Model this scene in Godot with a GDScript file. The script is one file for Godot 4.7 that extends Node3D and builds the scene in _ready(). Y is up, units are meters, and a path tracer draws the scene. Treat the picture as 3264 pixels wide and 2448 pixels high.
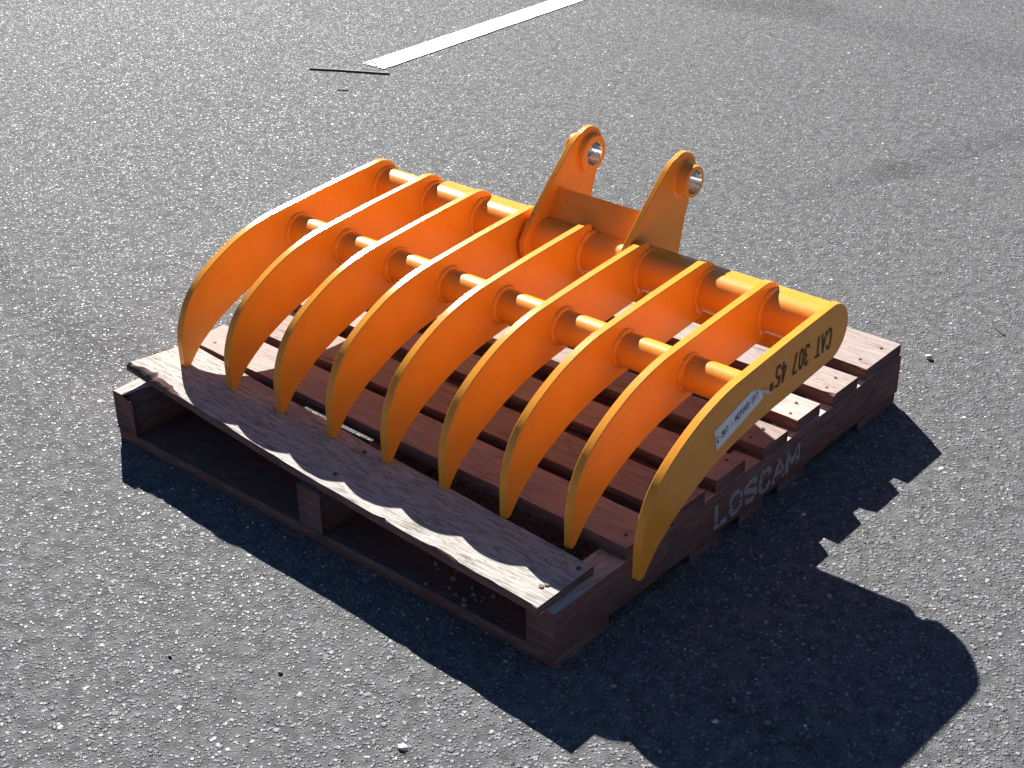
extends Node3D

const S := 0.142686          # spacing of the tines
const PT := 0.0165            # plate thickness of a tine
const LU := 1.169            # pallet length along the deck boards
const LV := 1.151            # pallet length along the bearers
const BW := 0.0622           # bearer width
const Y0 := 0.0247           # top of the bottom boards
const Y1 := 0.1134           # top of the bearers
const Y2 := 0.1397           # top of the deck
const TUBE := Vector2(0.614, 0.212)
const TUBE_R := 0.0415
const ROD := Vector2(0.340, 0.199)
const ROD_R := 0.033
const EYE := Vector2(0.768, 0.3545)

var rng := RandomNumberGenerator.new()
var nz := FastNoiseLite.new()
var M := {}
var taken := {}

# ------------------------------------------------------------------ helpers
func lin(r: float, g: float, b: float) -> Color:
	return Color(r, g, b).linear_to_srgb()

func numbered(called: String) -> String:
	var n: int = taken.get(called, -1) + 1
	taken[called] = n
	return called if n == 0 else "%s_%03d" % [called, n]

func thing(called: String, label: String, category: String, group := "") -> Node3D:
	var o := Node3D.new()
	o.name = numbered(called)
	add_child(o)
	o.set_meta("label", label)
	o.set_meta("category", category)
	if group != "":
		o.set_meta("group", group)
	return o

func part(called: String, mesh: Mesh, mat: Material, parent: Node) -> MeshInstance3D:
	var o := MeshInstance3D.new()
	o.name = called
	o.mesh = mesh
	if mat != null:
		o.material_override = mat
	parent.add_child(o, true)
	return o

func lone(called: String, mesh: Mesh, mat: Material, label: String, category: String, group := "") -> MeshInstance3D:
	var o := MeshInstance3D.new()
	o.name = numbered(called)
	o.mesh = mesh
	if mat != null:
		o.material_override = mat
	add_child(o)
	o.set_meta("label", label)
	o.set_meta("category", category)
	if group != "":
		o.set_meta("group", group)
	return o

func tri(st: SurfaceTool, a: Vector3, b: Vector3, c: Vector3, na: Vector3, nb: Vector3, nc: Vector3) -> void:
	# winding is fixed from the normals: front faces run clockwise
	var n := (b - a).cross(c - a)
	if n.dot(na + nb + nc) > 0.0:
		var t := b; b = c; c = t
		var tn := nb; nb = nc; nc = tn
	st.set_normal(na); st.add_vertex(a)
	st.set_normal(nb); st.add_vertex(b)
	st.set_normal(nc); st.add_vertex(c)

func quad(st: SurfaceTool, a: Vector3, b: Vector3, c: Vector3, d: Vector3, na: Vector3, nb: Vector3, nc: Vector3, nd: Vector3) -> void:
	tri(st, a, b, c, na, nb, nc)
	tri(st, a, c, d, na, nc, nd)

func spline(pts: Array, per: int) -> Array:
	var out := []
	for i in pts.size() - 1:
		var p0: Vector2 = pts[max(i - 1, 0)]
		var p1: Vector2 = pts[i]
		var p2: Vector2 = pts[i + 1]
		var p3: Vector2 = pts[min(i + 2, pts.size() - 1)]
		for k in per:
			out.append(p1.cubic_interpolate(p2, p0, p3, float(k) / per))
	out.append(pts[pts.size() - 1])
	return out

func arc(c: Vector2, r: float, a0: float, a1: float, n: int) -> Array:
	var out := []
	for i in n + 1:
		var a := lerpf(a0, a1, float(i) / n)
		out.append(c + Vector2(cos(a), sin(a)) * r)
	return out

# outline points (b, h) in a plate's own plane; the plate reaches from u0 to u1 along x
func P(u: float, p: Vector2) -> Vector3:
	return Vector3(u, p.y, -p.x)

func clean(poly: Array) -> Array:
	var out := []
	for p in poly:
		if out.is_empty() or (p - out[out.size() - 1]).length() > 0.0004:
			out.append(p)
	if (out[0] - out[out.size() - 1]).length() < 0.0004:
		out.pop_back()
	return out

# a plate cut from sheet: two faces (surface 0) and a cut rim (surface 1) with a small bevel
func plate(outline: Array, u0: float, u1: float, face_mat: Material, rim_mat: Material, bevel := 0.0012, hole_c := Vector2.ZERO, hole_r := 0.0) -> ArrayMesh:
	var poly := clean(outline)
	if not Geometry2D.is_polygon_clockwise(PackedVector2Array(poly)):
		poly.reverse()
	var n := poly.size()
	var seg := []
	for i in n:
		var d: Vector2 = (poly[(i + 1) % n] - poly[i]).normalized()
		seg.append(Vector2(d.y, -d.x))
	# make the segment normals point outwards
	var test: Vector2 = (poly[0] + poly[1]) * 0.5 + seg[0] * 0.0006
	if Geometry2D.is_point_in_polygon(test, PackedVector2Array(poly)):
		for i in n:
			seg[i] = -seg[i]
	var inset := []
	for i in n:
		var m: Vector2 = (seg[(i + n - 1) % n] + seg[i])
		m = m.normalized() if m.length() > 0.01 else seg[i]
		inset.append(poly[i] - m * bevel)
	var faces := SurfaceTool.new()
	faces.begin(Mesh.PRIMITIVE_TRIANGLES)
	var pieces := []
	if hole_r > 0.0:
		var disc := PackedVector2Array(arc(hole_c, hole_r, 0.0, TAU * 39.0 / 40.0, 39))
		for half in [PackedVector2Array([Vector2(-9, hole_c.y), Vector2(9, hole_c.y), Vector2(9, 9), Vector2(-9, 9)]), PackedVector2Array([Vector2(-9, -9), Vector2(9, -9), Vector2(9, hole_c.y), Vector2(-9, hole_c.y)])]:
			for q in Geometry2D.intersect_polygons(PackedVector2Array(inset), half):
				for w in Geometry2D.clip_polygons(q, disc):
					pieces.append(w)
	else:
		pieces.append(PackedVector2Array(inset))
	for q in pieces:
		var ids := Geometry2D.triangulate_polygon(q)
		for k in range(0, ids.size(), 3):
			for side in 2:
				var u := u0 if side == 0 else u1
				var nn := Vector3(-1, 0, 0) if side == 0 else Vector3(1, 0, 0)
				tri(faces, P(u, q[ids[k]]), P(u, q[ids[k + 1]]), P(u, q[ids[k + 2]]), nn, nn, nn)
	var rim := SurfaceTool.new()
	rim.begin(Mesh.PRIMITIVE_TRIANGLES)
	for i in n:
		var j := (i + 1) % n
		var n2: Vector2 = seg[i]
		var ni: Vector2 = seg[(i + n - 1) % n]
		var nj: Vector2 = seg[j]
		var a: Vector2 = (ni + n2).normalized() if ni.dot(n2) > 0.8 else n2
		var b: Vector2 = (nj + n2).normalized() if nj.dot(n2) > 0.8 else n2
		var na := Vector3(0, a.y, -a.x)
		var nb := Vector3(0, b.y, -b.x)
		var pi: Vector2 = poly[i]
		var pj: Vector2 = poly[j]
		quad(rim, P(u0 + bevel, pi), P(u0 + bevel, pj), P(u1 - bevel, pj), P(u1 - bevel, pi), na, nb, nb, na)
		for side in 2:
			var ue := u0 if side == 0 else u1
			var ur := u0 + bevel if side == 0 else u1 - bevel
			var fx := Vector3(-0.7, 0, 0) if side == 0 else Vector3(0.7, 0, 0)
			var ba := (na + fx).normalized()
			var bb := (nb + fx).normalized()
			quad(rim, P(ur, pi), P(ur, pj), P(ue, inset[j]), P(ue, inset[i]), ba, bb, bb, ba)
	var mesh := ArrayMesh.new()
	faces.commit(mesh)
	rim.commit(mesh)
	mesh.surface_set_material(0, face_mat)
	mesh.surface_set_material(1, rim_mat)
	return mesh

# turned shape round the x axis: profile of (x, radius), centred at c
func turned(profile: Array, c: Vector2, n := 40, closed := false) -> ArrayMesh:
	var st := SurfaceTool.new()
	st.begin(Mesh.PRIMITIVE_TRIANGLES)
	var cnt := profile.size() if closed else profile.size() - 1
	for i in cnt:
		var a: Vector2 = profile[i]
		var b: Vector2 = profile[(i + 1) % profile.size()]
		var d := (b - a).normalized()
		var nn := Vector2(-d.y, d.x)
		for k in n:
			var t0 := TAU * k / n
			var t1 := TAU * (k + 1) / n
			var r0 := Vector2(cos(t0), sin(t0))
			var r1 := Vector2(cos(t1), sin(t1))
			var m0 := Vector3(nn.x, nn.y * r0.y, -nn.y * r0.x)
			var m1 := Vector3(nn.x, nn.y * r1.y, -nn.y * r1.x)
			quad(st, P(a.x, c + r0 * a.y), P(b.x, c + r0 * b.y), P(b.x, c + r1 * b.y), P(a.x, c + r1 * a.y), m0, m0, m1, m1)
	return st.commit()

# a lumpy weld bead round a tube, against a plate's face
func bead(c: Vector2, r: float, u: float, side: float, seed_: int) -> ArrayMesh:
	var st := SurfaceTool.new()
	st.begin(Mesh.PRIMITIVE_TRIANGLES)
	st.set_smooth_group(0)
	var n := 48
	var rows := []
	for k in n:
		var t := TAU * k / n
		var q := 0.0066 + 0.0017 * nz.get_noise_2d(k * 9.0 + seed_ * 31.0, seed_ * 7.0) * 2.0 + 0.0005 * sin(k * 2.9)
		var dir := Vector2(cos(t), sin(t))
		var row := []
		for j in 5:
			var a := PI * 0.5 * j / 4.0
			row.append(P(u + side * q * sin(a), c + dir * (r + q * cos(a) - 0.0006)))
		rows.append(row)
	for k in n:
		var k2 := (k + 1) % n
		for j in 4:
			for f in [[rows[k][j], rows[k][j + 1], rows[k2][j + 1]], [rows[k][j], rows[k2][j + 1], rows[k2][j]]]:
				var o := P(u, c)
				var mid: Vector3 = (f[0] + f[1] + f[2]) / 3.0 - o
				var ax := Vector3(side, 0, 0)
				var nn: Vector3 = (f[1] - f[0]).cross(f[2] - f[0])
				var outw: Vector3 = (mid - ax * mid.dot(ax)).normalized() + ax
				var flip := nn.dot(outw) > 0.0
				st.add_vertex(f[0])
				st.add_vertex(f[2] if flip else f[1])
				st.add_vertex(f[1] if flip else f[2])
	st.generate_normals()
	return st.commit()

# ------------------------------------------------------------------ lettering
const GLYPH := {
	"C": [[[0.92, 0.8], [0.7, 1.0], [0.3, 1.0], [0.08, 0.8], [0.08, 0.2], [0.3, 0.0], [0.7, 0.0], [0.92, 0.2]]],
	"A": [[[0.0, 0.0], [0.5, 1.0], [1.0, 0.0]], [[0.2, 0.36], [0.8, 0.36]]],
	"T": [[[0.0, 1.0], [1.0, 1.0]], [[0.5, 0.9], [0.5, 0.0]]],
	"L": [[[0.1, 1.0], [0.1, 0.0], [0.95, 0.0]]],
	"O": [[[0.3, 1.0], [0.08, 0.8], [0.08, 0.2], [0.3, 0.0]], [[0.7, 0.0], [0.92, 0.2], [0.92, 0.8], [0.7, 1.0]], [[0.36, 1.0], [0.64, 1.0]], [[0.36, 0.0], [0.64, 0.0]]],
	"S": [[[0.92, 0.84], [0.72, 1.0], [0.28, 1.0], [0.08, 0.84], [0.08, 0.62], [0.92, 0.38], [0.92, 0.16], [0.72, 0.0], [0.28, 0.0], [0.08, 0.16]]],
	"M": [[[0.0, 0.0], [0.0, 1.0], [0.5, 0.35], [1.0, 1.0], [1.0, 0.0]]],
	"P": [[[0.1, 0.0], [0.1, 1.0], [0.75, 1.0], [0.92, 0.86], [0.92, 0.6], [0.75, 0.48], [0.1, 0.48]]],
	"0": [[[0.42, 1.0], [0.12, 0.78], [0.12, 0.22], [0.42, 0.0]], [[0.58, 0.0], [0.88, 0.22], [0.88, 0.78], [0.58, 1.0]]],
	"1": [[[0.25, 0.8], [0.55, 1.0], [0.55, 0.0]]],
	"2": [[[0.08, 0.8], [0.3, 1.0], [0.7, 1.0], [0.9, 0.8], [0.9, 0.6], [0.08, 0.0], [0.95, 0.0]]],
	"3": [[[0.1, 0.84], [0.3, 1.0], [0.7, 1.0], [0.9, 0.84], [0.9, 0.64], [0.62, 0.52]], [[0.62, 0.5], [0.9, 0.38], [0.9, 0.16], [0.7, 0.0], [0.3, 0.0], [0.1, 0.16]]],
	"4": [[[0.62, 1.0], [0.05, 0.3]], [[0.12, 0.27], [1.0, 0.27]], [[0.7, 1.0], [0.7, 0.34]], [[0.7, 0.2], [0.7, 0.0]]],
	"5": [[[0.9, 1.0], [0.22, 1.0]], [[0.18, 0.95], [0.14, 0.56], [0.6, 0.6], [0.9, 0.44], [0.9, 0.16], [0.66, 0.0], [0.3, 0.0], [0.08, 0.14]]],
	"7": [[[0.05, 1.0], [0.95, 1.0]], [[0.92, 0.9], [0.4, 0.0]]],
	"-": [[[0.15, 0.48], [0.85, 0.48]]],
	"\"": [[[0.3, 1.0], [0.3, 0.68]], [[0.7, 1.0], [0.7, 0.68]]],
}

# flat strokes; place maps (x, y) in metres along the line of text to a point; wear drops bits of paint
func lettering(text: String, w: float, h: float, gap: float, thick: float, o: Vector3, ex: Vector3, ey: Vector3, nn: Vector3, wear: float, seed_: int) -> ArrayMesh:
	var st := SurfaceTool.new()
	st.begin(Mesh.PRIMITIVE_TRIANGLES)
	var r := RandomNumberGenerator.new()
	r.seed = seed_
	var x := 0.0
	var layer := 0
	for ch in text:
		if GLYPH.has(ch):
			for line in GLYPH[ch]:
				for i in line.size() - 1:
					# each stroke lies a hair above the last, so that crossings do not share a plane
					layer += 1
					var lift := nn * 0.00012 * (layer % 7)
					var a := Vector2(x + line[i][0] * w, line[i][1] * h)
					var b := Vector2(x + line[i + 1][0] * w, line[i + 1][1] * h)
					var d := (b - a).normalized()
					var t := Vector2(-d.y, d.x) * thick * 0.5
					# the ends are drawn out so that strokes close at corners
					a -= d * thick * 0.3
					b += d * thick * 0.3
					var cnt := 1 if wear <= 0.0 else int(max(1.0, (b - a).length() / 0.004))
					var rows := 1 if wear <= 0.0 else 2
					for k in cnt:
						for j in rows:
							var q0 := a.lerp(b, float(k) / cnt)
							var q1 := a.lerp(b, float(k + 1) / cnt)
							if wear > 0.0:
								var e := nz.get_noise_2d(q0.x * 2600.0 + seed_, q0.y * 2600.0 + j * 55.0)
								if e + r.randf_range(-0.25, 0.25) < wear - 0.5:
									continue
							var lo := lerpf(-1.0, 1.0, float(j) / rows)
							var hi := lerpf(-1.0, 1.0, float(j + 1) / rows)
							var c := [q0 + t * lo, q1 + t * lo, q1 + t * hi, q0 + t * hi]
							var ol := o + lift
							quad(st, ol + ex * c[0].x + ey * c[0].y, ol + ex * c[1].x + ey * c[1].y, ol + ex * c[2].x + ey * c[2].y, ol + ex * c[3].x + ey * c[3].y, nn, nn, nn, nn)
		x += w + gap
	return st.commit()

# ------------------------------------------------------------------ textures
func tex(img: Image) -> ImageTexture:
	img.generate_mipmaps()
	return ImageTexture.create_from_image(img)

func asphalt_material() -> StandardMaterial3D:
	var n := 2048
	var r := RandomNumberGenerator.new()
	r.seed = 77
	var fine := FastNoiseLite.new()
	fine.seed = 5
	fine.noise_type = FastNoiseLite.TYPE_SIMPLEX
	fine.frequency = 0.22
	fine.fractal_octaves = 2
	var mid := FastNoiseLite.new()
	mid.seed = 9
	mid.frequency = 0.02
	mid.fractal_octaves = 3
	var a: PackedByteArray = fine.get_seamless_image(n, n).get_data()
	var b: PackedByteArray = mid.get_seamless_image(n, n).get_data()
	var hgt := PackedByteArray()
	hgt.resize(n * n)
	var rgh := PackedByteArray()
	rgh.resize(n * n)
	rgh.fill(215)
	var col := PackedByteArray()
	col.resize(n * n * 3)
	# bitumen and fines between the stones
	for i in n * n:
		var v: float = 95.0 + (a[i] - 128) * 0.22 + (b[i] - 128) * 0.16
		hgt[i] = int(clampf(30.0 + (a[i] - 100) * 0.25, 0.0, 255.0))
		col[i * 3] = int(v)
		col[i * 3 + 1] = int(v)
		col[i * 3 + 2] = int(v)
	# the chippings, bedded at different depths
	for k in 46000:
		var cx := r.randi_range(0, n - 1)
		var cy := r.randi_range(0, n - 1)
		var big := r.randf()
		var ra := r.randf_range(1.8, 4.4)
		if big > 0.86:
			ra = r.randf_range(4.2, 6.2)
		if big > 0.992:
			ra = r.randf_range(6.0, 8.5)
		var rb := ra * r.randf_range(0.6, 1.0)
		var th := r.randf() * PI
		var ct := cos(th)
		var sn := sin(th)
		var tone := 109.0 + r.randfn() * 11.0
		var pick := r.randf()
		if pick > 0.993:
			tone = r.randf_range(180, 225)
		elif pick > 0.9:
			tone = r.randf_range(128, 165)
		elif pick < 0.1:
			tone = r.randf_range(72, 90)
		var warm := r.randf_range(-5.0, 2.0)
		var top := r.randf_range(70, 215)
		var tilt_x := clampf(r.randfn() * 5.0, -13, 13)
		var tilt_y := clampf(r.randfn() * 5.0, -13, 13)
		var gloss := int(r.randf_range(85, 165))
		var R := int(ceil(ra))
		for dy in range(-R, R + 1):
			for dx in range(-R, R + 1):
				var px := (dx * ct + dy * sn) / ra
				var py := (dy * ct - dx * sn) / rb
				var e := px * px + py * py
				if e > 1.0:
					continue
				var i := ((cy + dy) & (n - 1)) * n + ((cx + dx) & (n - 1))
				var hh := int(clampf(top * (1.0 - 0.5 * e * e * e) + tilt_x * dx * 0.5 + tilt_y * dy * 0.5, 0, 255))
				if hh < hgt[i]:
					continue
				hgt[i] = hh
				rgh[i] = gloss
				var c := clampf(tone, 20.0, 245.0)
				col[i * 3] = int(c)
				col[i * 3 + 1] = int(c)
				col[i * 3 + 2] = int(clampf(c - warm, 0.0, 255.0))
	var ci := Image.create_from_data(n, n, false, Image.FORMAT_RGB8, col)
	var hi := Image.create_from_data(n, n, false, Image.FORMAT_L8, hgt)
	hi.convert(Image.FORMAT_RGBA8)
	hi.bump_map_to_normal_map(9.0)
	var m := StandardMaterial3D.new()
	m.albedo_texture = tex(ci)
	m.normal_enabled = true
	m.normal_texture = tex(hi)
	m.normal_scale = 1.0
	m.roughness = 1.0
	m.roughness_texture = tex(Image.create_from_data(n, n, false, Image.FORMAT_L8, rgh))
	m.metallic_specular = 0.19
	m.vertex_color_use_as_albedo = true
	return m

# weathered timber: grain runs along the image's x axis. red: how much of the old paint is left
func wood_material(seed_: int, base: Color, red: float, grey: float, lichen: float) -> StandardMaterial3D:
	var w := 1024
	var h := 256
	var g1 := FastNoiseLite.new()
	g1.seed = seed_
	g1.frequency = 1.0
	g1.fractal_octaves = 3
	var col := PackedByteArray()
	col.resize(w * h * 3)
	var hgt := PackedByteArray()
	hgt.resize(w * h)
	var knots := []
	var r := RandomNumberGenerator.new()
	r.seed = seed_ * 13 + 1
	for k in 5:
		knots.append(Vector3(r.randf_range(60, w - 60), r.randf_range(30, h - 30), r.randf_range(10, 17)))
	for y in h:
		for x in w:
			var fx := float(x)
			var fy := float(y)
			var bend := g1.get_noise_2d(fx * 0.004 + 40.0, fy * 0.012) * 14.0
			var dark_knot := 0.0
			for k in knots:
				var dx: float = (fx - k.x) / 2.2
				var dy: float = fy - k.y
				var d: float = sqrt(dx * dx + dy * dy)
				bend += signf(dy) * k.z * 1.2 * exp(-d * d / (k.z * k.z * 3.0))
				dark_knot = maxf(dark_knot, clampf(1.15 - d / (k.z * 0.75), 0.0, 1.0) * (0.72 + 0.28 * sin(d * 1.9)))
			var gy := fy - bend
			var grain := g1.get_noise_2d(fx * 0.007, gy * 0.16)
			var fibre := g1.get_noise_2d(fx * 0.03 + 300.0, gy * 0.62)
			var crack := g1.get_noise_2d(fx * 0.0035 + 900.0, gy * 0.085 + 77.0)
			var paint := g1.get_noise_2d(fx * 0.0085 + 500.0, fy * 0.03 + 90.0) + 0.45 * fibre + 0.35 * grain
			var wash := g1.get_noise_2d(fx * 0.006 + 1500.0, fy * 0.022 + 10.0)
			var c := base
			c = c.lerp(Color(base.r * 0.62, base.g * 0.6, base.b * 0.6), clampf(0.42 + grain * 0.8 + fibre * 0.4, 0.0, 1.0))
			c = c.lerp(Color(0.29, 0.265, 0.25), clampf(grey * (0.5 + wash * 1.6), 0.0, 0.8))
			c = c.lerp(Color(0.19, 0.066, 0.064), clampf((paint * 1.5 - 0.42 + red * 1.1), 0.0, 1.0) * clampf(0.4 + red * 0.6, 0.0, 0.92))
			if lichen > 0.0:
				var li := g1.get_noise_2d(fx * 0.02 + 2500.0, fy * 0.06)
				c = c.lerp(Color(0.2, 0.18, 0.14), clampf((li - 0.12) * 5.0, 0.0, 1.0) * lichen)
			var ck := clampf(1.0 - absf(crack) * 22.0, 0.0, 1.0) * clampf(0.35 + g1.get_noise_2d(fx * 0.01, 3000.0 + fy * 0.01) * 2.0, 0.0, 1.0)
			c = c.lerp(Color(0.05, 0.035, 0.03), ck * 0.85)
			c = c.lerp(Color(0.075, 0.05, 0.04), dark_knot * 0.8)
			var i := y * w + x
			c = c.linear_to_srgb()
			col[i * 3] = int(clampf(c.r * 255.0, 0, 255))
			col[i * 3 + 1] = int(clampf(c.g * 255.0, 0, 255))
			col[i * 3 + 2] = int(clampf(c.b * 255.0, 0, 255))
			hgt[i] = int(clampf(150.0 + grain * 60.0 + fibre * 55.0 - ck * 110.0, 0, 255))
	var ci := Image.create_from_data(w, h, false, Image.FORMAT_RGB8, col)
	var hi := Image.create_from_data(w, h, false, Image.FORMAT_L8, hgt)
	hi.convert(Image.FORMAT_RGBA8)
	hi.bump_map_to_normal_map(2.2)
	var m := StandardMaterial3D.new()
	m.albedo_texture = tex(ci)
	m.normal_enabled = true
	m.normal_texture = tex(hi)
	m.roughness = 0.85
	m.metallic_specular = 0.25
	return m

func noise_normal(seed_: int, freq: float, strength: float, octaves := 3) -> ImageTexture:
	var f := FastNoiseLite.new()
	f.seed = seed_
	f.frequency = freq
	f.fractal_octaves = octaves
	var img := f.get_seamless_image(512, 512)
	img.convert(Image.FORMAT_RGBA8)
	img.bump_map_to_normal_map(strength)
	return tex(img)

func noise_color(seed_: int, freq: float, lo: Color, hi: Color, octaves := 4) -> ImageTexture:
	var f := FastNoiseLite.new()
	f.seed = seed_
	f.frequency = freq
	f.fractal_octaves = octaves
	var d: PackedByteArray = f.get_seamless_image(512, 512).get_data()
	var out := PackedByteArray()
	out.resize(512 * 512 * 3)
	for i in 512 * 512:
		var c := lo.lerp(hi, d[i] / 255.0)
		out[i * 3] = int(c.r * 255.0)
		out[i * 3 + 1] = int(c.g * 255.0)
		out[i * 3 + 2] = int(c.b * 255.0)
	return tex(Image.create_from_data(512, 512, false, Image.FORMAT_RGB8, out))

# enamel with thin dust, runs and a few chips down to dark primer
func paint_texture(seed_: int, chip: float) -> ImageTexture:
	var n := 512
	var f := FastNoiseLite.new()
	f.seed = seed_
	f.frequency = 0.012
	f.fractal_octaves = 4
	var d: PackedByteArray = f.get_seamless_image(n, n).get_data()
	f.seed = seed_ + 1
	f.frequency = 0.09
	f.fractal_octaves = 2
	var e: PackedByteArray = f.get_seamless_image(n, n).get_data()
	f.seed = seed_ + 2
	f.frequency = 0.04
	var g: PackedByteArray = f.get_seamless_image(n, n).get_data()
	var out := PackedByteArray()
	out.resize(n * n * 3)
	for i in n * n:
		var c := Color(0.80, 0.297, 0.030).lerp(Color(0.855, 0.338, 0.042), d[i] / 255.0)
		var dust := clampf((g[i] / 255.0 - 0.62) * 2.0, 0.0, 1.0) * (0.4 + e[i] / 255.0)
		c = c.lerp(Color(0.55, 0.36, 0.16), dust * 0.22)
		if e[i] / 255.0 < chip - 0.17 and g[i] / 255.0 < 0.42:
			c = Color(0.16, 0.08, 0.04)
		c = c.linear_to_srgb()
		out[i * 3] = int(c.r * 255.0)
		out[i * 3 + 1] = int(c.g * 255.0)
		out[i * 3 + 2] = int(c.b * 255.0)
	return tex(Image.create_from_data(n, n, false, Image.FORMAT_RGB8, out))

func make_materials() -> void:
	M.asphalt = asphalt_material()
	M.pale = wood_material(11, Color(0.54, 0.475, 0.42), -0.1, 0.30, 0.15)
	M.pink = wood_material(23, Color(0.43, 0.345, 0.305), 0.08, 0.42, 0.15)
	M.mossy = wood_material(37, Color(0.47, 0.44, 0.40), -0.3, 0.4, 0.65)
	M.red = wood_material(51, Color(0.15, 0.092, 0.085), 0.62, 0.12, 0.35)
	M.dull = wood_material(67, Color(0.36, 0.285, 0.25), 0.2, 0.5, 0.3)
	# raw split timber
	var raw := StandardMaterial3D.new()
	raw.albedo_texture = noise_color(61, 0.03, lin(0.16, 0.06, 0.035), lin(0.62, 0.48, 0.4))
	raw.uv1_triplanar = true
	raw.uv1_scale = Vector3(9, 40, 9)
	raw.roughness = 0.9
	raw.metallic_specular = 0.2
	M.raw = raw
	# orange machine enamel: plate faces, and the flame-cut rims whose ripples show through the paint
	var face := StandardMaterial3D.new()
	face.albedo_texture = paint_texture(71, 0.0)
	face.uv1_triplanar = true
	face.uv1_scale = Vector3(2, 2, 2)
	face.roughness = 0.3
	face.metallic_specular = 0.38
	face.normal_enabled = true
	face.normal_texture = noise_normal(72, 0.045, 0.5)
	face.normal_scale = 0.2
	M.face = face
	var rim: StandardMaterial3D = face.duplicate()
	rim.uv1_scale = Vector3(5, 5, 5)
	rim.albedo_texture = paint_texture(75, 0.28)
	rim.normal_texture = noise_normal(73, 0.11, 2.2)
	rim.normal_scale = 0.22
	rim.roughness = 0.18
	M.rim = rim
	var bare := StandardMaterial3D.new()
	bare.albedo_color = lin(0.62, 0.6, 0.58)
	bare.metallic = 1.0
	bare.roughness = 0.16
	M.bare = bare
	var ink := StandardMaterial3D.new()
	ink.albedo_color = lin(0.016, 0.016, 0.016)
	ink.roughness = 0.6
	M.ink = ink
	var print_ink := StandardMaterial3D.new()
	print_ink.albedo_color = lin(0.09, 0.09, 0.12)
	print_ink.roughness = 0.6
	M.print_ink = print_ink
	var paper := StandardMaterial3D.new()
	paper.albedo_color = lin(0.78, 0.79, 0.82)
	paper.roughness = 0.42
	M.paper = paper
	var stencil := StandardMaterial3D.new()
	stencil.albedo_color = lin(0.28, 0.25, 0.28)
	stencil.roughness = 0.85
	M.stencil = stencil
	var hole_shade := StandardMaterial3D.new()
	hole_shade.albedo_color = lin(0.11, 0.05, 0.035)  # rust brown, painted for the dark inside the nail holes
	hole_shade.roughness = 0.8
	M.hole_shade = hole_shade
	var line := StandardMaterial3D.new()
	line.albedo_texture = noise_color(81, 0.05, lin(0.74, 0.74, 0.72), lin(0.88, 0.88, 0.86))
	line.normal_enabled = true
	line.normal_texture = noise_normal(82, 0.16, 3.0)
	line.uv1_triplanar = true
	line.uv1_scale = Vector3(3, 3, 3)
	line.roughness = 0.6
	M.line = line
	var rubber := StandardMaterial3D.new()
	rubber.albedo_color = lin(0.04, 0.04, 0.04)
	rubber.roughness = 0.75
	M.rubber = rubber
	var twig := StandardMaterial3D.new()
	twig.albedo_color = lin(0.07, 0.05, 0.035)
	twig.roughness = 0.9
	M.twig = twig
	var stone := StandardMaterial3D.new()
	stone.albedo_color = lin(0.62, 0.61, 0.57)
	stone.roughness = 0.7
	M.stone = stone
	var grit := StandardMaterial3D.new()
	grit.albedo_color = lin(0.18, 0.17, 0.15)
	grit.roughness = 0.85
	M.grit = grit
	var coal := StandardMaterial3D.new()
	coal.albedo_color = lin(0.035, 0.035, 0.033)
	coal.roughness = 0.6
	M.coal = coal

# ------------------------------------------------------------------ ground
func near_line(p: Vector2, a: Vector2, b: Vector2) -> float:
	return p.distance_to(Geometry2D.get_closest_point_to_segment(p, a, b))

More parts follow.
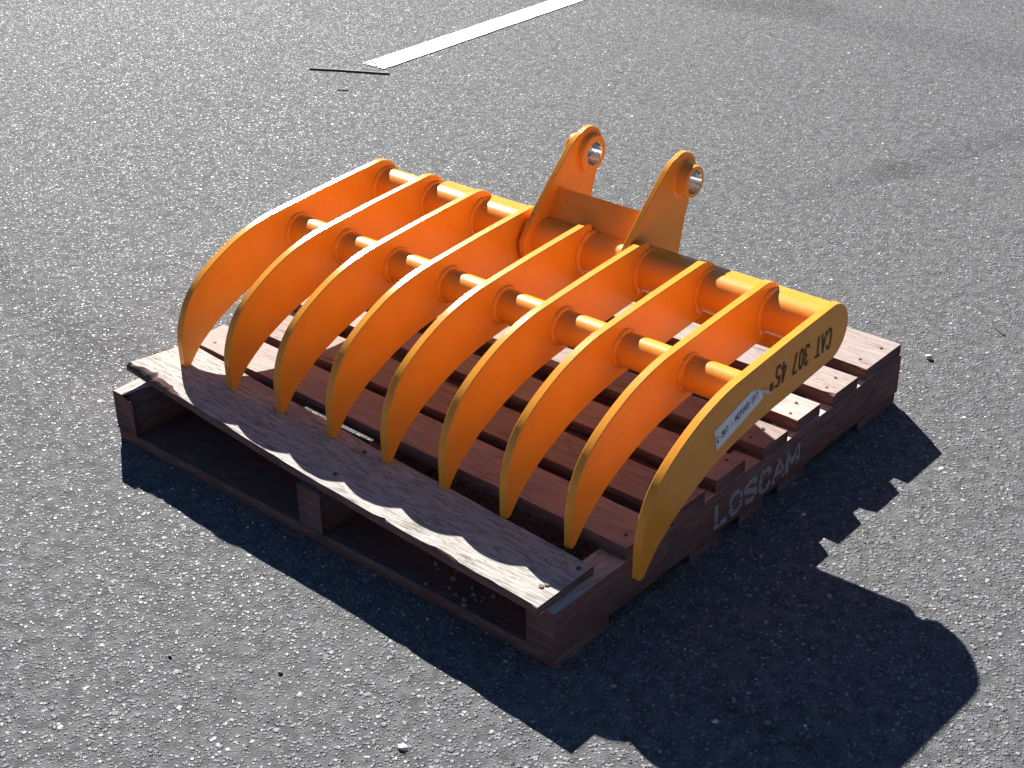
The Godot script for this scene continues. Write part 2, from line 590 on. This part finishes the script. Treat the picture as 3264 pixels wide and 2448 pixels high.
func make_ground() -> void:
	var xs := [-80.0, -40.0, -20.0, -10.0, -6.0]
	var zs := [-90.0, -45.0, -24.0, -12.0, -7.0]
	var x := -4.0
	while x < 2.41:
		xs.append(x); x += 0.02
	var z := -4.8
	while z < 1.01:
		zs.append(z); z += 0.02
	xs.append_array([4.0, 8.0, 16.0, 40.0, 80.0])
	zs.append_array([2.0, 4.0, 8.0, 20.0, 60.0])
	var drip := [[1.205, -0.106, 0.02], [1.24, -0.116, 0.026], [1.287, -0.107, 0.014], [1.33, -0.108, 0.018], [1.404, -0.104, 0.026], [1.44, -0.107, 0.018], [1.469, -0.111, 0.016], [1.518, -0.105, 0.02], [1.575, -0.106, 0.024], [1.617, -0.111, 0.014], [1.355, -0.518, 0.014]]
	var marks := [[Vector2(0.40, -2.0), Vector2(0.52, -2.35), 0.06, 0.24], [Vector2(0.52, -2.35), Vector2(0.68, -2.9), 0.07, 0.24], [Vector2(-0.9, -3.66), Vector2(0.5, -3.52), 0.14, 0.2], [Vector2(-1.6, -3.35), Vector2(-0.6, -3.65), 0.12, 0.18], [Vector2(-1.1, -0.32), Vector2(-0.35, -0.2), 0.12, 0.28], [Vector2(-0.75, -0.02), Vector2(-0.15, 0.1), 0.1, 0.15]]
	var verts := PackedVector3Array()
	var cols := PackedColorArray()
	var uvs := PackedVector2Array()
	var norms := PackedVector3Array()
	var nx := xs.size()
	for j in zs.size():
		for i in nx:
			var p := Vector2(xs[i], zs[j])
			verts.append(Vector3(p.x, 0, p.y))
			norms.append(Vector3.UP)
			uvs.append(p / 1.6)
			var rough := nz.get_noise_2d(p.x * 90.0, p.y * 90.0)
			var f := 1.0 + 0.2 * nz.get_noise_2d(p.x * 3.0 + 50.0, p.y * 3.0) + 0.17 * nz.get_noise_2d(p.x * 14.0, p.y * 14.0 + 90.0) + 0.08 * rough
			var warm := 0.025 * nz.get_noise_2d(p.x * 5.0 + 800.0, p.y * 5.0)
			for m in marks:
				var d := near_line(p, m[0], m[1])
				f *= 1.0 - m[3] * clampf(1.4 - d / m[2] + rough * 0.9, 0.0, 1.0)
			for m in drip:
				var d := p.distance_to(Vector2(m[0], m[1]))
				if d < 0.06:
					f *= 1.0 - 0.42 * clampf((m[2] * 0.8 - d) / 0.012 + rough * 3.2 + 1.4 * nz.get_noise_2d(p.x * 400.0, p.y * 400.0), 0.0, 1.0)
			var c := Color(f * (1.0 + warm), f, f * (1.0 - warm))
			cols.append(c)
	var idx := PackedInt32Array()
	for j in zs.size() - 1:
		for i in nx - 1:
			var a := j * nx + i
			idx.append_array([a, a + 1, a + nx, a + 1, a + nx + 1, a + nx])
	var arr := []
	arr.resize(Mesh.ARRAY_MAX)
	arr[Mesh.ARRAY_VERTEX] = verts
	arr[Mesh.ARRAY_NORMAL] = norms
	arr[Mesh.ARRAY_TEX_UV] = uvs
	arr[Mesh.ARRAY_COLOR] = cols
	arr[Mesh.ARRAY_INDEX] = idx
	var am := ArrayMesh.new()
	am.add_surface_from_arrays(Mesh.PRIMITIVE_TRIANGLES, arr)
	var st := SurfaceTool.new()
	st.create_from(am, 0)
	st.generate_tangents()
	var g := MeshInstance3D.new()
	g.name = "ground"
	g.mesh = st.commit()
	g.material_override = M.asphalt
	g.set_meta("kind", "structure")
	add_child(g)
	# painted bay line, its outline worn along the edges and flaked in places
	var ls := SurfaceTool.new()
	ls.begin(Mesh.PRIMITIVE_TRIANGLES)
	var n := 420
	var rows := 12
	for i in n:
		var z0 := -2.105 - i * 0.01
		for k in rows:
			var wob0 := 0.003 * nz.get_noise_2d(i * 9.0, 5.0)
			var wob1 := 0.003 * nz.get_noise_2d((i + 1) * 9.0, 5.0)
			var e0 := -1.417 + (0.104 * k) / rows
			var e1 := -1.417 + (0.104 * (k + 1)) / rows
			var worn := nz.get_noise_2d(i * 14.0 + 7.0, k * 21.0)
			if worn < -0.6 or (i < 3 and worn < -0.25):
				continue
			quad(ls, Vector3(e0 + wob0, 0.003, z0), Vector3(e1 + wob0, 0.003, z0), Vector3(e1 + wob1, 0.003, z0 - 0.01), Vector3(e0 + wob1, 0.003, z0 - 0.01), Vector3.UP, Vector3.UP, Vector3.UP, Vector3.UP)
	var l := MeshInstance3D.new()
	l.name = "bay_line"
	l.mesh = ls.commit()
	l.material_override = M.line
	l.set_meta("kind", "structure")
	add_child(l)

# ------------------------------------------------------------------ pallet
# a plank between u0 and u1; front and back edges run straight from left to right value (v), top height by lift()
func plank(u0: float, u1: float, f0: float, f1: float, b0: float, b1: float, y_top: float, thick: float, top_mat: Material, side_mat: Material, seed_: int, chips := [], lifted := false, n := 48) -> ArrayMesh:
	var top := SurfaceTool.new()
	var side := SurfaceTool.new()
	top.begin(Mesh.PRIMITIVE_TRIANGLES)
	side.begin(Mesh.PRIMITIVE_TRIANGLES)
	var ring := []
	var off := Vector2(seed_ * 0.37, seed_ * 0.61)
	for i in n + 1:
		var t := float(i) / n
		var u := lerpf(u0, u1, t)
		var wf := 0.0022 * nz.get_noise_2d(u * 160.0, seed_ * 19.0) + 0.0012 * nz.get_noise_2d(u * 900.0, seed_ * 11.0)
		var wb := 0.0022 * nz.get_noise_2d(u * 160.0, seed_ * 29.0 + 400.0) + 0.0010 * nz.get_noise_2d(u * 900.0, seed_ * 13.0)
		var f := lerpf(f0, f1, t) + wf
		var b := lerpf(b0, b1, t) + wb
		var y := y_top + 0.0012 * nz.get_noise_2d(u * 60.0, seed_ * 37.0)
		if lifted:
			y += lead_lift(u)
		var c := 0.0018 + 0.0012 * absf(nz.get_noise_2d(u * 500.0, seed_ * 41.0))
		var cf := c
		var drop := c
		for ch in chips:
			var e: float = 1.0 - absf(u - ch[0]) / ch[1]
			if e > 0.0:
				var k: float = e * (0.75 + 0.5 * nz.get_noise_2d(u * 2400.0, ch[0] * 900.0))
				cf = maxf(cf, ch[2] * k)
				drop = maxf(drop, ch[3] * k)
		var yb := y - thick
		# a sprung board is also twisted: its front edge stands higher than its back edge
		var tw := 0.013 * clampf((0.6 - u) / 0.5, 0.0, 1.2) if lifted else 0.0
		ring.append([u, [Vector2(f + cf, y + tw), Vector2(lerpf(f, b, 0.33), y + tw * 0.67 + 0.0006 * nz.get_noise_2d(u * 200.0, seed_)), Vector2(lerpf(f, b, 0.67), y + tw * 0.33 - 0.0006), Vector2(b - c, y), Vector2(b, y - c), Vector2(b, yb + c), Vector2(b - c, yb), Vector2(f + c, yb + tw), Vector2(f, yb + tw + c), Vector2(f, y + tw - drop)]])
	var ends := n / 16
	for i in n:
		var A: Array = ring[i][1]
		var B: Array = ring[i + 1][1]
		var ua: float = ring[i][0]
		var ub: float = ring[i + 1][0]
		for k in 10:
			var k2 := (k + 1) % 10
			var st := top if k < 3 else side
			var q := [Vector3(ua, A[k].y, -A[k].x), Vector3(ub, B[k].y, -B[k].x), Vector3(ub, B[k2].y, -B[k2].x), Vector3(ua, A[k2].y, -A[k2].x)]
			var uv := []
			for m in 4:
				var v: Vector3 = q[m]
				var along := v.x / 1.25 + off.x
				var across := (v.z if k < 3 else v.z + v.y * 1.0) / 0.16 + off.y
				if k >= 4 and k != 6:
					across = v.y / 0.16 + off.y * 1.7
				uv.append(Vector2(along, across))
			for tr in [[0, 2, 1], [0, 3, 2]]:
				for m in tr:
					st.set_uv(uv[m])
					st.add_vertex(q[m])
	for e in 2:
		var A: Array = ring[0 if e == 0 else n][1]
		var u: float = ring[0 if e == 0 else n][0]
		for k in range(1, 9):
			var tr := [A[0], A[k], A[k + 1]]
			if e == 1:
				tr = [A[0], A[k + 1], A[k]]
			for m in tr:
				side.set_uv(Vector2(m.x * 0.4 + off.y, m.y / 0.16 + off.x))
				side.add_vertex(Vector3(u, m.y, -m.x))
	top.generate_normals()
	side.generate_normals()
	top.generate_tangents()
	side.generate_tangents()
	var mesh := ArrayMesh.new()
	top.commit(mesh)
	side.commit(mesh)
	mesh.surface_set_material(0, top_mat)
	mesh.surface_set_material(1, side_mat)
	return mesh

# the same plank turned so that it runs along v: used for the bearers
func bearer(u0: float, seed_: int, front_chip: bool) -> ArrayMesh:
	var chips := []
	if front_chip:
		chips = [[0.0, 0.09, 0.05, 0.016]]
	var m := plank(0.0, LV, 0.0, 0.0, BW, BW, Y1, Y1 - Y0, M.red if absf(u0 - 0.55) < 0.1 else M.pale, M.red, seed_, chips, false, 60)
	# plank runs along +x with v = -z; turn by +90 degrees: x -> -z, v -> +x
	var out := ArrayMesh.new()
	for s in m.get_surface_count():
		var st := SurfaceTool.new()
		st.append_from(m, s, Transform3D(Basis(Vector3.UP, PI / 2), Vector3(u0 + BW, 0, 0)))
		st.commit(out)
		out.surface_set_material(s, m.surface_get_material(s))
	return out

func nail_hole(parent: Node, x: float, y: float, v: float, r: float) -> void:
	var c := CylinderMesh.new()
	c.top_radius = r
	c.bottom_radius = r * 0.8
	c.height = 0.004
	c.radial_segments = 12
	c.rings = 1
	var o := part("nail_hole_disc", c, M.hole_shade, parent)  # flat disc in place of a nail hole, its shade put into the colour
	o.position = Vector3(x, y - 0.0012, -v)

func lead_lift(u: float) -> float:
	return 0.0075 * pow(clampf((0.6 - u) / 0.5, 0.0, 1.3), 1.2)

func make_pallet() -> void:
	var pal := thing("wooden_pallet", "weathered red timber pallet carrying the orange rake on the asphalt", "pallet")
	for u in [0.0, (LU - BW) / 2, LU - BW]:
		var b := part("bearer", bearer(u, int(u * 50) + 3, u == 0.0), null, pal)
		if u > 1.0:
			part("stencil_lettering", lettering("LOSCAM", 0.039, 0.043, 0.0105, 0.0118, Vector3(LU + 0.0016, 0.043, -0.457), Vector3(0, 0, -1), Vector3.UP, Vector3.RIGHT, 0.26, 4), M.stencil, b)
	# bottom boards: [front, back]
	var k := 0
	for v in [[0.0, 0.151], [0.386, 0.492], [0.547, 0.637], [0.683, 0.79], [0.99, 1.149]]:
		part("bottom_board", plank(0.004, LU - 0.003, v[0], v[0] + 0.002, v[1], v[1] - 0.002, Y0, Y0, M.red, M.red, 40 + k), null, pal)
		k += 1
	# deck boards: left u, right u, front v left/right, back v left/right, material
	var deck := [
		[-0.010, 1.166, 0.2085, 0.192, 0.309, 0.294, "pink"],
		[0.006, 1.168, 0.329, 0.325, 0.430, 0.425, "dull"],
		[-0.004, 1.166, 0.478, 0.461, 0.545, 0.557, "pink"],
		[0.003, 1.170, 0.601, 0.612, 0.692, 0.698, "dull"],
		[0.0, 1.165, 0.737, 0.739, 0.826, 0.826, "pale"],
		[0.004, 1.168, 0.872, 0.871, 0.965, 0.967, "pink"],
		[-0.003, 1.165, 1.006, 1.006, 1.149, 1.151, "pink"],
	]
	k = 0
	for d in deck:
		var chips := []
		if k == 5:
			chips = [[1.168, 0.03, 0.02, 0.012]]
		if k == 3:
			chips = [[1.17, 0.05, 0.004, 0.006]]
		var o := part("deck_board", plank(d[0], d[1], d[2], d[3], d[4], d[5], Y2, Y2 - Y1 - 0.0004, M[d[6]], M.red, 60 + k * 3, chips), null, pal)
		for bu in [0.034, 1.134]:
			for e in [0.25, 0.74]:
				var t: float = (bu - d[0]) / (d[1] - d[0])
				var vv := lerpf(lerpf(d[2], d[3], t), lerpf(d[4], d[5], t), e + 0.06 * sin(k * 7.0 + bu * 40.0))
				nail_hole(o, bu + 0.008 * sin(k * 5.0 + e * 30.0), Y2 + 0.0006, vv, 0.0034)
		k += 1
	# the loose leading board: skewed and sprung off the far bearer
	var chips := [[0.08, 0.13, 0.030, 0.012], [0.32, 0.05, 0.008, 0.007], [0.46, 0.08, 0.006, 0.006], [0.775, 0.022, 0.012, 0.012], [0.925, 0.05, 0.015, 0.012], [1.04, 0.06, 0.004, 0.004]]
	var lead := part("deck_board", plank(-0.002, 1.147, 0.042, -0.020, 0.206, 0.127, 0.1305, 0.0170, M.mossy, M.red, 90, chips, true, 90), null, pal)
	lead.set_meta("label", "loose pale front deck board lifted at one end")
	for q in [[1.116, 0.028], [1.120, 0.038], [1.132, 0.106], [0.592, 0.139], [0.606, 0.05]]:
		nail_hole(lead, q[0], 0.1305 + lead_lift(q[0]) + 0.0006, q[1], 0.0048)

# ------------------------------------------------------------------ rake
func tine_outline(full: bool) -> Array:
	var front := [Vector2(0.0, 0.0), Vector2(-0.0004, 0.03), Vector2(-0.0004, 0.062), Vector2(0.0028, 0.088), Vector2(0.0105, 0.112), Vector2(0.0245, 0.1405), Vector2(0.043, 0.1640), Vector2(0.067, 0.1845), Vector2(0.098, 0.2035), Vector2(0.134, 0.2212), Vector2(0.170, 0.2355), Vector2(0.207, 0.2460), Vector2(0.238, 0.2525), Vector2(0.266, 0.2565)]
	var out := spline(front, 4)
	out.append_array([Vector2(0.30, 0.2590), Vector2(0.36, 0.2630), Vector2(0.44, 0.2680), Vector2(0.52, 0.2718), Vector2(0.57, 0.2740)])
	var c := Vector2(0.5995, 0.217)
	if full:
		out.append_array(arc(c, 0.0583, PI * 0.5 + 0.03, -PI * 0.5 + 0.06, 26))
	else:
		out.append_array([Vector2(0.6, 0.2752), Vector2(0.609, 0.2752), Vector2(0.618, 0.2726), Vector2(0.623, 0.2670), Vector2(0.624, 0.244), Vector2(0.624, 0.18), Vector2(0.615, 0.1605)])
	var low := [Vector2(0.594, 0.1587), Vector2(0.506, 0.1530), Vector2(0.40, 0.1482), Vector2(0.335, 0.1432), Vector2(0.29, 0.1375), Vector2(0.25, 0.1308), Vector2(0.212, 0.1215), Vector2(0.175, 0.1095), Vector2(0.135, 0.0930), Vector2(0.1, 0.0762), Vector2(0.068, 0.0555), Vector2(0.047, 0.0400), Vector2(0.033, 0.0260), Vector2(0.0120, 0.0012)]
	out.append_array(spline(low, 4))
	return out

func make_rake() -> void:
	var rake := thing("rake_attachment", "orange nine-tined excavator rake attachment resting on the wooden pallet", "rake")
	rake.transform = Transform3D(Basis(Vector3(0.99970659, -0.01038339, -0.02188414), Vector3(0.0103809, 0.99994609, -0.00022724), Vector3(0.02188532, 0, 0.99976049)), Vector3(0.0861377, 0.1366, -0.1238237))
	var tines := []
	for i in 9:
		var u1 := S * i
		var full: bool = i < 3 or i > 5
		var t := part("tine", plate(tine_outline(full), u1 - PT, u1, M.face, M.rim), null, rake)
		tines.append(t)
		for side in 2:
			if (i == 0 and side == 0) or (i == 8 and side == 1):
				continue
			var u := u1 if side == 1 else u1 - PT
			var sg := 1.0 if side == 1 else -1.0
			part("weld_bead", bead(ROD, ROD_R, u, sg, i * 4 + side), M.face, t)
			part("weld_bead", bead(TUBE, TUBE_R, u, sg, i * 4 + side + 2), M.face, t)
	var e := S * 8 - PT * 0.5
	part("main_tube", turned([Vector2(-PT * 0.5, TUBE_R), Vector2(e, TUBE_R)], TUBE, 64), M.face, rake)
	part("front_tube", turned([Vector2(-PT * 0.5, ROD_R), Vector2(e, ROD_R)], ROD, 56), M.face, rake)
	# bent back plate behind the main tube
	var angle := [Vector2(0.616, 0.2530), Vector2(0.646, 0.2530), Vector2(0.653, 0.2505), Vector2(0.656, 0.244), Vector2(0.656, 0.222), Vector2(0.645, 0.222), Vector2(0.645, 0.2415), Vector2(0.616, 0.2415)]
	part("back_plate", plate(angle, 0.155, S * 8 - PT - 0.006, M.face, M.rim, 0.0008), null, rake)
	part("keel_plate", plate([Vector2(0.608, 0.182), Vector2(0.620, 0.182), Vector2(0.620, 0.138), Vector2(0.608, 0.138)], 0.002, S * 8 - PT - 0.002, M.face, M.rim, 0.001), null, rake)
	# hitch ears
	var ear := []
	ear.append_array([Vector2(0.5725, 0.2575), Vector2(0.5886, 0.2749), Vector2(0.6462, 0.3305), Vector2(0.7059, 0.3855), Vector2(0.730, 0.4020)])
	ear.append_array(arc(Vector2(0.768, 0.363), 0.048, 2.05, -0.15, 22))
	ear.append_array([Vector2(0.808, 0.330), Vector2(0.797, 0.302), Vector2(0.785, 0.268), Vector2(0.776, 0.230), Vector2(0.768, 0.190), Vector2(0.70, 0.160)])
	ear.append_array(arc(TUBE, 0.066, -1.2, -3.35, 24))
	for k in 2:
		var u1 := 0.452 if k == 0 else 0.690
		var o := part("hitch_ear", plate(ear, u1 - 0.0135, u1, M.face, M.rim, 0.0014, EYE, 0.03), null, rake)
		# pin boss: broad collar on the inner side, longer and slimmer outside
		var ri := 0.0245
		var lo := u1 - 0.0135
		var prof := []
		if k == 0:
			prof = [Vector2(lo - 0.028, ri + 0.001), Vector2(lo - 0.028, 0.033), Vector2(lo - 0.027, 0.0335), Vector2(lo - 0.005, 0.0335), Vector2(lo + 0.002, 0.041), Vector2(u1 - 0.002, 0.043), Vector2(u1 + 0.012, 0.0405), Vector2(u1 + 0.0145, 0.038), Vector2(u1 + 0.015, ri + 0.001)]
		else:
			prof = [Vector2(lo - 0.015, ri + 0.001), Vector2(lo - 0.0145, 0.038), Vector2(lo - 0.012, 0.0405), Vector2(lo + 0.002, 0.043), Vector2(u1 - 0.002, 0.042), Vector2(u1 + 0.006, 0.0350), Vector2(u1 + 0.027, 0.0335), Vector2(u1 + 0.029, 0.0325), Vector2(u1 + 0.0295, ri + 0.001)]
		part("pin_boss", turned(prof, EYE, 48), M.face, o)
		var a: float = prof[0].x
		var b: float = prof[prof.size() - 1].x
		part("bore", turned([Vector2(b, ri + 0.001), Vector2(b - 0.0008, ri), Vector2(a + 0.0008, ri), Vector2(a, ri + 0.001)], EYE, 48), M.bare, o)
	part("cross_plate", plate([Vector2(0.629, 0.246), Vector2(0.666, 0.3090), Vector2(0.676, 0.3030), Vector2(0.639, 0.240)], 0.4515, 0.6725, M.face, M.rim, 0.001), null, rake)
	# stencilled writing and paper sticker on the outer face of the last tine
	var last: Node3D = tines[8]
	var uo := S * 8 + 0.0008
	var at := 0
	for word in ["CAT", "307", "45\""]:
		part("stencil_lettering", lettering(word, 0.0150, 0.0400, 0.0051, 0.0044, P(uo, Vector2(0.5945 - 0.0201 * at, 0.2320)), Vector3(0, 0, 1), Vector3.DOWN, Vector3.RIGHT, 0.0, 1), M.ink, last)
		at += word.length() + 1
	var st := SurfaceTool.new()
	st.begin(Mesh.PRIMITIVE_TRIANGLES)
	var o2 := [Vector2(0.2036, 0.1927), Vector2(0.2148, 0.1490), Vector2(0.3415, 0.1829), Vector2(0.3596, 0.1894), Vector2(0.3550, 0.2060), Vector2(0.3450, 0.2118), Vector2(0.3177, 0.2209)]
	var ids := Geometry2D.triangulate_polygon(PackedVector2Array(o2))
	var us := S * 8 + 0.0006
	for q in range(0, ids.size(), 3):
		tri(st, P(us, o2[ids[q]]), P(us, o2[ids[q + 1]]), P(us, o2[ids[q + 2]]), Vector3.RIGHT, Vector3.RIGHT, Vector3.RIGHT)
	# the corner that has come unstuck
	var cn := Vector3(0.8, 0.5, 0.2).normalized()
	var c0 := P(us, Vector2(0.3450, 0.2118))
	var c1 := P(us, Vector2(0.3565, 0.2010))
	var c2 := P(us + 0.009, Vector2(0.3700, 0.1935))
	var c3 := P(us + 0.008, Vector2(0.3655, 0.2030))
	quad(st, c0, c1, c2, c3, cn, cn, cn, cn)
	part("sticker", st.commit(), M.paper, last)
	var dir := Vector2(0.1258, 0.0350).normalized()
	var nrm := Vector2(-dir.y, dir.x)
	var o3 := Vector2(0.2140, 0.1655)
	part("printed_lettering", lettering("C-307 - MCP245-317", 0.0054, 0.0120, 0.0020, 0.0017, P(us + 0.0007, o3), Vector3(0, dir.y, -dir.x), Vector3(0, nrm.y, -nrm.x), Vector3.RIGHT, 0.0, 2), M.print_ink, last)

# ------------------------------------------------------------------ small debris
func pebble_mesh(seed_: int, r: float, flat := 0.6) -> ArrayMesh:
	var s := SphereMesh.new()
	s.radius = r
	s.height = r * 2.0
	s.radial_segments = 9
	s.rings = 5
	var st := SurfaceTool.new()
	st.create_from(s, 0)
	var arr := st.commit_to_arrays()
	var v: PackedVector3Array = arr[Mesh.ARRAY_VERTEX]
	for i in v.size():
		var d := v[i].normalized()
		var k := 1.0 + 0.5 * nz.get_noise_3d(d.x * 70.0 + seed_ * 50.0, d.y * 70.0, d.z * 70.0)
		v[i] = Vector3(d.x * 1.15, d.y * flat, d.z * 0.9) * r * k
	arr[Mesh.ARRAY_VERTEX] = v
	var am := ArrayMesh.new()
	am.add_surface_from_arrays(Mesh.PRIMITIVE_TRIANGLES, arr)
	var s2 := SurfaceTool.new()
	s2.create_from(am, 0)
	s2.generate_normals()
	return s2.commit()

func stick_mesh(a: Vector3, b: Vector3, w: float, h: float, seed_: int) -> ArrayMesh:
	var st := SurfaceTool.new()
	st.begin(Mesh.PRIMITIVE_TRIANGLES)
	var n := 14
	var d := (b - a).normalized()
	var s := d.cross(Vector3.UP).normalized()
	var rows := []
	for i in n + 1:
		var t := float(i) / n
		var c := a.lerp(b, t) + s * 0.006 * nz.get_noise_2d(t * 80.0, seed_ * 50.0)
		var k := 0.75 + 0.25 * sin(PI * t) + 0.2 * nz.get_noise_2d(t * 300.0, seed_ * 9.0)
		rows.append([c - s * w * k * 0.5, c - s * w * k * 0.3 + Vector3.UP * h, c + s * w * k * 0.3 + Vector3.UP * h, c + s * w * k * 0.5])
	for i in n:
		for j in 3:
			var A: Vector3 = rows[i][j]
			var B: Vector3 = rows[i][j + 1]
			var C: Vector3 = rows[i + 1][j + 1]
			var D: Vector3 = rows[i + 1][j]
			var nn := (Vector3.UP + s * (j - 1) * 1.4).normalized()
			quad(st, A, B, C, D, nn, nn, nn, nn)
	for e in 2:
		var r: Array = rows[0 if e == 0 else n]
		var nn := -d if e == 0 else d
		quad(st, r[0], r[1], r[2], r[3], nn, nn, nn, nn)
	return st.commit()

func make_debris() -> void:
	lone("rubber_strip", stick_mesh(Vector3(-1.517, 0.0, -1.945), Vector3(-1.261, 0.0, -2.079), 0.010, 0.006, 1), M.rubber, "thin black rubber strip lying near the end of the white line", "strip")
	lone("twig", stick_mesh(Vector3(-1.278, 0.0, -1.85), Vector3(-1.246, 0.0, -1.87), 0.004, 0.003, 2), M.twig, "short dark twig on the asphalt beside the rubber strip", "twig")
	lone("twig", stick_mesh(Vector3(1.178, 0.0, -1.604), Vector3(1.212, 0.0, -1.586), 0.004, 0.004, 3), M.twig, "short dark twig on open asphalt behind the pallet", "twig")
	var p := lone("pebble", pebble_mesh(1, 0.0075, 0.8), M.stone, "white pebble casting a shadow behind the pallet", "pebble")
	p.position = Vector3(1.132, 0.005, -1.374)
	p = lone("pebble", pebble_mesh(2, 0.008, 0.4), M.stone, "flat white pebble on sunlit asphalt in front of the pallet's shadow", "pebble")
	p.position = Vector3(1.104, 0.002, 0.294)
	p = lone("pebble", pebble_mesh(3, 0.004, 0.6), M.coal, "black pebble on sunlit asphalt before the pallet's middle opening", "pebble")
	p.position = Vector3(0.825, 0.002, 0.296)
	p = lone("pebble", pebble_mesh(4, 0.0035, 0.6), M.coal, "small black pebble on sunlit asphalt away from the pallet", "pebble")
	p.position = Vector3(0.65, 0.002, 0.386)
	# grit caught on the bottom board inside the pallet's open end
	var r := RandomNumberGenerator.new()
	r.seed = 12
	var kinds := []
	for k in 4:
		kinds.append(pebble_mesh(20 + k, 0.0052, 0.8))
	var spots := [[0.858, 0.066], [0.963, 0.048], [0.972, 0.041], [0.988, 0.047], [0.992, 0.038], [0.981, 0.034], [0.977, 0.009], [0.884, 0.013], [0.912, 0.053], [0.870, 0.058], [0.925, 0.03], [0.945, 0.024], [0.955, 0.055], [0.9, 0.075], [1.0, 0.06], [0.968, 0.02]]
	for k in spots.size():
		p = lone("grit_stone", kinds[k % 4], M.grit, "small grey stone caught on the pallet's bottom board", "stone", "stones caught on the bottom board")
		var sc := r.randf_range(0.55, 1.15)
		p.scale = Vector3.ONE * sc
		p.rotation.y = r.randf() * TAU
		p.position = Vector3(spots[k][0] - 0.018, Y0 + 0.003 * sc, -spots[k][1])

# ------------------------------------------------------------------ scene
func _ready() -> void:
	var cam := Camera3D.new()
	cam.position = Vector3(2.429496, 1.65828, 1.551201)
	cam.rotation = Vector3(-0.509298, 0.715029, -0.013388)
	cam.fov = 27.863
	cam.near = 0.05
	cam.far = 300.0
	add_child(cam)
	cam.make_current()
	var env := Environment.new()
	env.background_mode = Environment.BG_SKY
	var sky := Sky.new()
	var psm := ProceduralSkyMaterial.new()
	psm.sky_top_color = lin(0.045, 0.12, 0.30)
	psm.sky_horizon_color = lin(0.80, 0.76, 0.70)
	psm.sky_curve = 0.12
	psm.ground_horizon_color = lin(0.3, 0.3, 0.3)
	psm.ground_bottom_color = lin(0.1, 0.1, 0.1)
	psm.sun_angle_max = 0.0
	sky.sky_material = psm
	env.sky = sky
	env.background_energy_multiplier = 0.3
	env.tonemap_mode = Environment.TONE_MAPPER_LINEAR
	env.tonemap_exposure = 2.85
	env.sdfgi_enabled = true
	env.ssao_enabled = true
	env.ssil_enabled = true
	var we := WorldEnvironment.new()
	we.environment = env
	add_child(we)
	var sun := DirectionalLight3D.new()
	sun.light_energy = 1.6
	sun.light_color = Color(1.0, 0.99, 0.972)
	sun.light_angular_distance = 0.53
	sun.shadow_enabled = true
	add_child(sun)
	sun.look_at_from_position(Vector3.ZERO, Vector3(1.2776, -1.0, 0.9135), Vector3.UP)
	rng.seed = 4
	nz.seed = 3
	nz.frequency = 0.01
	nz.fractal_octaves = 3
	make_materials()
	make_ground()
	make_pallet()
	make_rake()
	make_debris()
